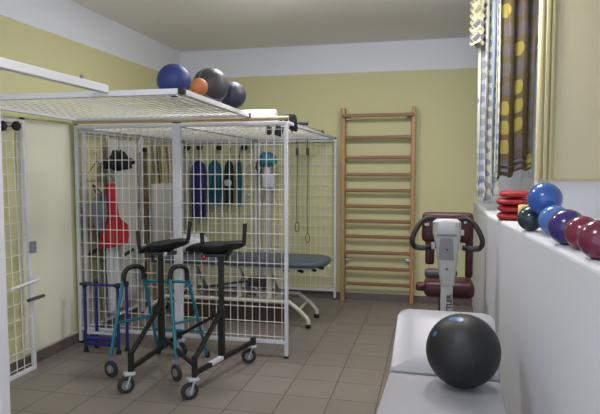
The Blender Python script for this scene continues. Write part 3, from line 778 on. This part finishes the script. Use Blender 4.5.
# wire hanger + red vest on the left wall
t = thing('coat_hanger', (-3.03, 4.73, 1.66), 'dark thin wire coat hanger hanging above the red vest', 'hanger')
ha, hl, hr = at(97, 161, Y=4.70), at(82.5, 181, Y=4.66), at(115, 181, Y=4.76)
MB().tube(smoothpath([ha, ha + Vector((0, 0, .05)), ha + Vector((-.02, .01, .08)), ha + Vector((-.05, .02, .06))], 5), .0045, 6).build('hook', M['grey'], t, smooth=True)
MB().tube([ha, hl, hr], .0065, 6, closed=True).build('wire', M['dgrey'], t)
garment('red_vest', [(-.05, .03, 0), (-.06, .06, -.12), (-.06, .09, -.28), (-.08, .16, -.36), (-.14, .27, -.42), (-.21, .28, -.53), (-.20, .25, -.60)], .08, M['red'], 'red vest hanging on the left mesh wall above the blue walking frame', 'vest', hang=((-2.965, 4.86, 1.455), (0, 1, 0), (1, 0, 0)), folds=3, amp=.02)
t = thing('black_strap_bundle', (-3.0, 5.07, 1.75), 'tangled black bundle of straps hanging on the left mesh wall', 'straps')
bc = at(118.5, 163, Y=4.95); bd = Vector((.86, .5, 0)); bn = Vector((.5, -.86, 0))
def bund(u, v):
    a = u * 2 * PI; e = (v - .5) * PI
    k = 1 + .13 * math.sin(5 * a + 3 * e) + .10 * math.sin(9 * a - 4 * e) + .08 * math.sin(7 * e)
    se = math.sin(e)
    wv = .135 * (1.0 if se < 0 else 1 - .55 * se)
    return bc + (bd * (wv * math.cos(e) ** .7 * math.cos(a)) + bn * (.055 * math.cos(e) * math.sin(a)) + Vector((0, 0, (.105 if se > 0 else .06) * se))) * k
MB().grid(bund, 60, 30).build('straps', M['blkc'], t, smooth=True)
MB().tube(smoothpath([bc + Vector((0, 0, .26)), bc + Vector((.01, 0, .18)), bc + Vector((0, 0, .06))], 4), .005, 8).build('hanging_loop', M['grey'], t, smooth=True)
# grey mesh bag by the vest
t = thing('mesh_bag', (-3.0, 4.63, 1.36), 'grey mesh bag hanging on the left mesh wall below the coat hanger', 'bag')
def bag(u, v):
    a = u * 2 * PI; r = (.05 + .055 * math.sin(PI * (v ** .7))) * (1 + .12 * math.sin(4 * a + 6 * v))
    return Vector((-2.975, 4.685, 1.36 - .34 * v)) + Vector((r * .5 * math.cos(a), r * math.sin(a) * .85, .01 * math.sin(3 * a)))
MB().grid(bag, 28, 18).build('bag_body', M['greyc'], t, smooth=True)
MB().tube(smoothpath([(-2.99, 4.67, 1.35), (-3.06, 4.72, 1.44), (-2.99, 4.77, 1.35)], 6), .008, 8).build('cord', M['dgrey'], t, smooth=True)
MB().grid(lambda u, v: Vector((-2.93 + .012 * math.sin(u * 6), 4.635 + .11 * u, 1.35 - .05 * v)), 10, 4).build('top_band', mat('slate_cloth', (72, 74, 96), .85), t, smooth=True, solid=.01, label='slate blue top band')
# white cloth below the vest
garment('white_towel', [(-.10, .10, 0), (-.11, .12, -.2), (-.10, .13, -.42), (-.09, .14, -.62)], .03, M['wcloth'], 'white towel hanging below the red vest on the left mesh wall', 'towel', hang=((-3.0, 4.92, .84), (0, 1, 0), (1, 0, 0)), folds=3)
# canvas tote with straps and the wooden poles beside it
t = thing('canvas_bag', (-3.0, 5.98, 1.4), 'pale canvas bag on long tan straps, hanging on the left mesh wall', 'bag')
MB().box((-2.97, 5.96, 1.06), (.07, .52, .74), bev=.025).build('bag_body', M['canvas'], t, smooth=True)
for y in (5.80, 5.98, 6.16):
    MB().bar((-2.985, y, 1.40), (-3.03, y + .01, 1.85), .05, .008, up=(1, 0, 0)).build('strap', M['tan'], t)
MB().bar((-2.96, 5.86, 1.36), (-3.01, 5.88, 1.86), .030, .010, up=(1, 0, 0)).build('dark_strap', M['dktan'], t, label='dark brown strap')
t = thing('wooden_stick', (-2.99, 5.52, 0), 'dark brown wooden stick standing at the left wall beside the canvas bag', 'stick')
MB().tube([(-3.0, 5.55, .0), (-3.0, 5.60, 1.78)], .018, 10).build('shaft', M['dktan'], t, smooth=True)
MB().lathe((-3.0, 5.60, 1.77), [(.02, 0), (.026, .02), (.02, .05)]).build('knob', M['blkc'], t, smooth=True)
t = thing('canvas_sheet', (-3.03, 5.4, 1.75), 'pale grey cloth hanging on the left mesh wall behind the black bundle', 'cloth')
MB().grid(lambda u, v: Vector((-3.052 + .012 * math.sin(u * 45), 4.97 + .53 * u, 1.88 - 1.70 * v)), 40, 10).build('cloth', M['canvas'], t, smooth=True, solid=.006)

# garments on the back panel
BH = lambda x, z: ((x, 6.72, z), (1, 0, 0), (0, -1, 0))
def hang(x, z, w_, l_, m_, name, lab, cat, grp):
    t = garment(name, [(-w_ * .12, w_ * .12, 0), (-w_ * .42, w_ * .42, -.05), (-w_ * .5, w_ * .5, -.14), (-w_ * .5, w_ * .5, -l_ * .6), (-w_ * .47, w_ * .46, -l_)], .05, m_, lab, cat, grp, hang=BH(x, z), folds=2, amp=.012)
    MB().tube([(x, 6.72, z - .01), (x + .01, 6.745, z + .16)], .006, 6).build('hanging_loop', M['dgrey'], t)
    return t
hang(-2.862, 1.70, .20, .73, M['navy'], 'cloth_gown', 'dark blue cloth gown hanging on the back mesh, longest in the row', 'gown', 'hanging garments')
hang(-2.645, 1.70, .19, .55, M['tealc'], 'cloth_gown', 'wide teal cloth gown hanging next to the longest blue one', 'gown', 'hanging garments')
v = hang(-2.455, 1.70, .125, .55, M['dkgreen'], 'cloth_gown', 'black-green garment with pale patch hanging between two teal ones', 'gown', 'hanging garments')
MB().sphere((-2.46, 6.672, 1.42), .055, 16, 10, (1, .2, .8)).build('pale_patch', M['canvas'], v, smooth=True, label='pale patch')
hang(-2.325, 1.70, .07, .56, M['tealc'], 'cloth_gown', 'narrow teal strip of cloth, rightmost of the hanging garments', 'gown', 'hanging garments')
for i, (px, l_) in enumerate(((187, 'black hook knob on the back mesh, leftmost of four'), (199, 'black hook knob on the back mesh, second from left'), (219, 'black hook knob on the back mesh, third from left'), (244, 'black hook knob on the back mesh, rightmost of four'))):
    p = at(px, 147, Y=6.74); tt = thing('wall_hook', p, l_, 'hook', 'hook knobs')
    MB().lathe(p + Vector((0, .035, 0)), [(.03, 0), (.042, .012), (.042, .03), (.02, .05)], (0, -1, 0), 16).build('knob', M['black'], tt, smooth=True)
    MB().tube([p + Vector((0, .03, 0)), p + Vector((0, .055, .02))], .008, 8).build('stem', M['grey'], tt)

# therapy lamp: teal head on a pale stand
t = thing('therapy_lamp', (-1.92, 6.62, 0), 'teal headed therapy lamp on a tall pale stand, behind the treatment table', 'lamp')
MB().lathe((-1.92, 6.62, 0), [(.17, 0), (.18, .02), (.16, .05), (.04, .06)], (0, 0, 1), 24).build('base', M['lgrey'], t, smooth=True)
MB().tube([(-1.92, 6.62, .05), (-1.92, 6.62, 1.42)], .032, 14).build('pole', M['lgrey'], t, smooth=True)
MB().box((-1.91, 6.60, 1.45), (.15, .07, .17), bev=.02).build('control_box', M['wcloth'], t, smooth=True)
def head(u, v):
    a = u * 2 * PI; e = (v - .5) * PI
    return Vector((-1.925, 6.58, 1.685)) + Vector((.115 * math.cos(e) * math.cos(a), .09 * math.cos(e) * math.sin(a), (.11 if e > 0 else .07) * math.sin(e))) * (1 + .05 * math.sin(6 * a))
MB().grid(head, 36, 18).build('lamp_head', M['tealcap'], t, smooth=True)
MB().box((-1.925, 6.585, 1.58), (.085, .05, .14), bev=.02).build('neck', M['wcloth'], t, smooth=True)
MB().tube([(-2.03, 6.58, 1.70), (-2.05, 6.57, 1.60), (-2.00, 6.57, 1.56)], .022, 8).build('side_bracket', M['dgrey'], t, smooth=True)
# chains hanging at the right end
for x, l_, zb in ((-1.585, 'left of two thin brown straps hanging from the cage roof at its right end', .95), (-1.455, 'right of two thin brown straps hanging from the cage roof at its right end', .82)):
    t = thing('hanging_strap', (x, 6.70, 1.95), l_, 'strap', 'hanging straps')
    MB().tube(smoothpath([(x, 6.70, 1.95), (x + .004, 6.70, 1.6), (x - .004, 6.70, 1.2), (x, 6.70, zb)], 5), .0045, 6).build('cord', M['dktan'], t, smooth=True)
    MB().tube([(x + .024 * math.cos(k * PI / 8), 6.70, zb - .06 + .06 * math.sin(k * PI / 8)) for k in range(16)], .005, 6, closed=True).build('loop', M['dktan'], t, smooth=True)
    MB().box((x, 6.70, 1.80), (.032, .02, .09), bev=.005).build('buckle', M['dktan'], t)
# black straps on the roof corner
t = thing('strap_bundle', (-1.22, 4.66, 1.99), 'black straps bundled over the front right corner of the cage roof', 'straps')
for k in range(5):
    o_ = at(289.5 + 1.6 * k, 117, Y=4.74)
    pts = [(-1.20 - .02 * k, 4.76, 2.012 + .006 * k), (o_.x - .03, 4.745, 2.03 + .004 * k), (o_.x, 4.74, o_.z - .01), (o_.x + .008, 4.74, o_.z - .06 - .012 * k), (o_.x - .004 * k, 4.745, o_.z - .10 - .012 * (k % 3))]
    MB().tube(smoothpath(pts, 5), .0085, 8).build('strap', M['blkc'], t, smooth=True)
t = thing('black_clip', (-1.36, 4.70, 1.93), 'black clip hanging under the cage roof near the front right post', 'clip', 'roof clips')
MB().box((-1.36, 4.70, 1.915), (.05, .03, .07), bev=.008).build('clip_body', M['black'], t, smooth=True)
MB().tube([(-1.36, 4.70, 1.94), (-1.36, 4.70, 1.966)], .008, 8).build('clip_hook', M['black'], t, smooth=True)
t = thing('black_clip', (-1.27, 4.72, 1.93), 'larger black clip under the cage roof, nearest the front right post', 'clip', 'roof clips')
MB().box((-1.275, 4.72, 1.91), (.07, .035, .085), (0, .3, 0), bev=.008).build('clip_body', M['black'], t, smooth=True)
MB().tube([(-1.27, 4.72, 1.94), (-1.27, 4.72, 1.966)], .008, 8).build('clip_hook', M['black'], t, smooth=True)

# ------------------------------------------------------------------ exercise bike behind the couch
BX = .118
t = thing('exercise_bike', (BX, 4.5, 0), 'grey exercise bike with burgundy seat and back, behind the couch', 'exercise bike')
def loft(rows, m_, nm, yc, dep, seg=28, **k):
    """rows: (xl, xr, z, y, depth) lofted rounded-box sections"""
    m = MB(); vs = []
    q = lambda x, e: math.copysign(abs(x) ** e, x)
    for (xl, xr, z, y, d) in rows:
        for i in range(seg):
            a = 2 * PI * i / seg
            vs.append(((xl + xr) / 2 + (xr - xl) / 2 * q(math.cos(a), .45), y + d / 2 * q(math.sin(a), .45), z))
    n = len(rows); fs = [tuple(reversed(range(seg))), tuple(range((n - 1) * seg, n * seg))]
    for r in range(n - 1): fs += [(r * seg + i, r * seg + (i + 1) % seg, (r + 1) * seg + (i + 1) % seg, (r + 1) * seg + i) for i in range(seg)]
    return m.add(vs, fs).build(nm, m_, t, smooth=True, **k)
Y0 = 4.28
loft([(.075, .170, .74, Y0, .09), (.060, .180, .82, Y0, .10), (.046, .190, .93, Y0, .11), (.034, .202, 1.03, Y0, .12), (.012, .212, 1.12, Y0 - .01, .12), (.012, .210, 1.205, Y0 - .02, .10), (.04, .182, 1.225, Y0 - .02, .06)], M['lgrey'], 'console', 0, 0)
loft([(.055, .165, .93, Y0 - .052, .02), (.058, .158, 1.03, Y0 - .058, .02), (.066, .152, 1.09, Y0 - .062, .02)], M['mgrey'], 'console_cover', 0, 0)
loft([(.04, .18, 1.105, Y0 - .072, .012), (.045, .175, 1.12, Y0 - .074, .012)], M['mgrey'], 'vent', 0, 0)
for x, z in ((.115, 1.005), (.115, .865)): MB().lathe((x, Y0 - .056, z), [(.008, 0), (.008, .014)], (0, -1, 0), 12).build('screw', M['dgrey'], t)
MB().box((.118, Y0 + .01, .44), (.085, .08, .70), bev=.012).build('front_post', M['lgrey'], t, smooth=True)
fc = bpy.data.curves.new('lettering', 'FONT'); fc.body = 'KETTLER'; fc.size = .050; fc.extrude = .0008; fc.offset = .0012; fc.space_character = 1.0
fo = bpy.data.objects.new('lettering_curve', fc); COL.objects.link(fo)
bpy.context.view_layer.update()
me = bpy.data.meshes.new_from_object(fo.evaluated_get(bpy.context.evaluated_depsgraph_get()))
bpy.data.objects.remove(fo)
tm = MB()
Rm = Matrix.Translation((.152, Y0 - .0325, .475)) @ Matrix.Rotation(PI / 2, 4, 'X') @ Matrix.Rotation(PI / 2, 4, 'Z')
tm.add([Rm @ v.co for v in me.vertices], [tuple(p.vertices) for p in me.polygons])
tm.build('lettering', M['black'], t, label='black KETTLER lettering')
# handlebar loops
for s_ in (-1, 1):
    cx = .112
    pts = [(cx + s_ * .07, Y0 + .03, 1.21), (cx + s_ * .145, Y0, 1.225), (cx + s_ * .205, Y0 - .03, 1.17), (cx + s_ * .245, Y0 - .06, 1.075), (cx + s_ * .225, Y0 - .05, 1.02), (cx + s_ * .16, Y0 - .02, 1.01), (cx + s_ * .08, Y0 + .02, 1.02)]
    MB().tube(smoothpath(pts, 6), .0185, 12).build('handlebar', M['black'], t, smooth=True)
    MB().tube(smoothpath([pts[4], (cx + s_ * .19, Y0 - .035, 1.012), pts[5]], 4), .021, 12).build('pulse_grip', M['dgrey'], t, smooth=True)
    MB().lathe((cx + s_ * .095, Y0 - .035, 1.005), [(.012, 0), (.016, .01), (.016, .05)], (0, 0, 1), 12).build('bracket', M['lgrey'], t, smooth=True)
Y1 = 4.80
# seat back: burgundy frame, open in the middle low part
def rb(x0_, x1_, z0, z1, y, d, nm, m_=None, bev=.03): return MB().box(((x0_ + x1_) / 2, y, (z0 + z1) / 2), (x1_ - x0_, d, z1 - z0), bev=bev).build(nm, m_ or M['maroonp'], t, smooth=True)
rb(-.075, .335, .985, 1.235, Y1, .09, 'seat_back', bev=.04)
rb(-.045, .03, .80, 1.02, Y1 + .01, .06, 'back_support', bev=.02); rb(.275, .335, .70, 1.02, Y1 + .01, .06, 'back_support', bev=.02)
rb(-.05, .34, .565, .695, Y1 - .06, .32, 'seat', bev=.045)
rb(-.115, -.03, .60, .665, Y1 - .10, .08, 'seat_lever', bev=.02)
rb(-.045, .095, .745, .815, Y0 + .22, .12, 'knee_pad', M['dgrey'], bev=.028); rb(.14, .20, .76, .815, Y0 + .22, .08, 'knee_pad', M['dgrey'], bev=.02)
for x, z, w_, h_ in ((-.035, 1.135, .035, .02), (.268, 1.16, .022, .022), (.245, 1.075, .03, .045)):
    MB().box((x, Y1 - .047, z), (w_, .008, h_), bev=.003).build('pale_sticker', M['lgrey'], t)
MB().box((BX, Y1, .32), (.10, .10, .50), bev=.012).build('seat_post', M['dgrey'], t, smooth=True)
MB().box((BX, 4.55, .13), (.11, .60, .10), bev=.02).build('main_beam', M['dgrey'], t, smooth=True)
loft([(.02, .215, .10, 4.42, .30), (.0, .235, .25, 4.42, .36), (.02, .215, .42, 4.42, .30), (.06, .175, .46, 4.42, .2)], M['mgrey'], 'crank_housing', 0, 0)
for y in (4.24, 4.86):
    MB().tube([(BX - .24, y, .045), (BX + .24, y, .045)], .032, 14).build('floor_bar', M['dgrey'], t, smooth=True)
    for s_ in (-1, 1): MB().lathe((BX + s_ * .22, y, .041), [(.041, -.03), (.041, .03)], (1, 0, 0), 16).build('end_foot', M['black'], t, smooth=True)
for s_ in (-1, 1):
    MB().bar((BX + s_ * .135, 4.42, .27), (BX + s_ * .135, 4.42 + s_ * .10, .27 - s_ * .10), .022).build('crank', M['grey'], t)
    MB().box((BX + s_ * .175, 4.42 + s_ * .10, .27 - s_ * .10), (.08, .09, .025), bev=.006).build('pedal', M['black'], t)

# ------------------------------------------------------------------ pieces of parts go under their part
def vcentre(o):
    vs = o.data.vertices; return sum((v.co for v in vs), Vector()) / max(1, len(vs))
def nest(root_kind, piece, host):
    for r in [o for o in COL.objects if o.type == 'EMPTY' and o.name.split('.')[0] == root_kind]:
        ch = list(r.children); hosts = [c for c in ch if c.name.split('.')[0] == host]
        if not hosts: continue
        for c in ch:
            if c.name.split('.')[0] != piece: continue
            p = vcentre(c)
            h = min(hosts, key=lambda k: min((v.co - p).length for v in k.data.vertices))
            c.parent = h
for a in (('wire_grille', 'end_cap', 'frame_post'), ('wire_grille', 'rubber_foot', 'frame_post'), ('wheeled_walker', 'wheel', 'fork'), ('wheeled_walker', 'hub', 'fork'),
          ('wheeled_walker', 'rubber_tip', 'rear_leg'), ('walking_frame', 'rubber_tip', 'leg'), ('walking_frame', 'top_cap', 'leg'),
          ('treatment_table', 'rubber_foot', 'base_rail'), ('elbow_crutch', 'rubber_tip', 'shaft'), ('elbow_crutch', 'grip_end', 'hand_grip'),
          ('exercise_bike', 'pulse_grip', 'handlebar'), ('exercise_bike', 'console_cover', 'console'), ('exercise_bike', 'vent', 'console'), ('exercise_bike', 'screw', 'console'),
          ('exercise_bike', 'lettering', 'front_post'), ('exercise_bike', 'end_foot', 'floor_bar'), ('exercise_bike', 'pedal', 'crank'), ('exercise_bike', 'pale_sticker', 'seat_back'),
          ('therapy_lamp', 'side_bracket', 'lamp_head'), ('mesh_bag', 'top_band', 'bag_body'), ('hanging_strap', 'buckle', 'cord'), ('forearm_walker', 'red_knob', 'pad_bracket')):
    nest(*a)
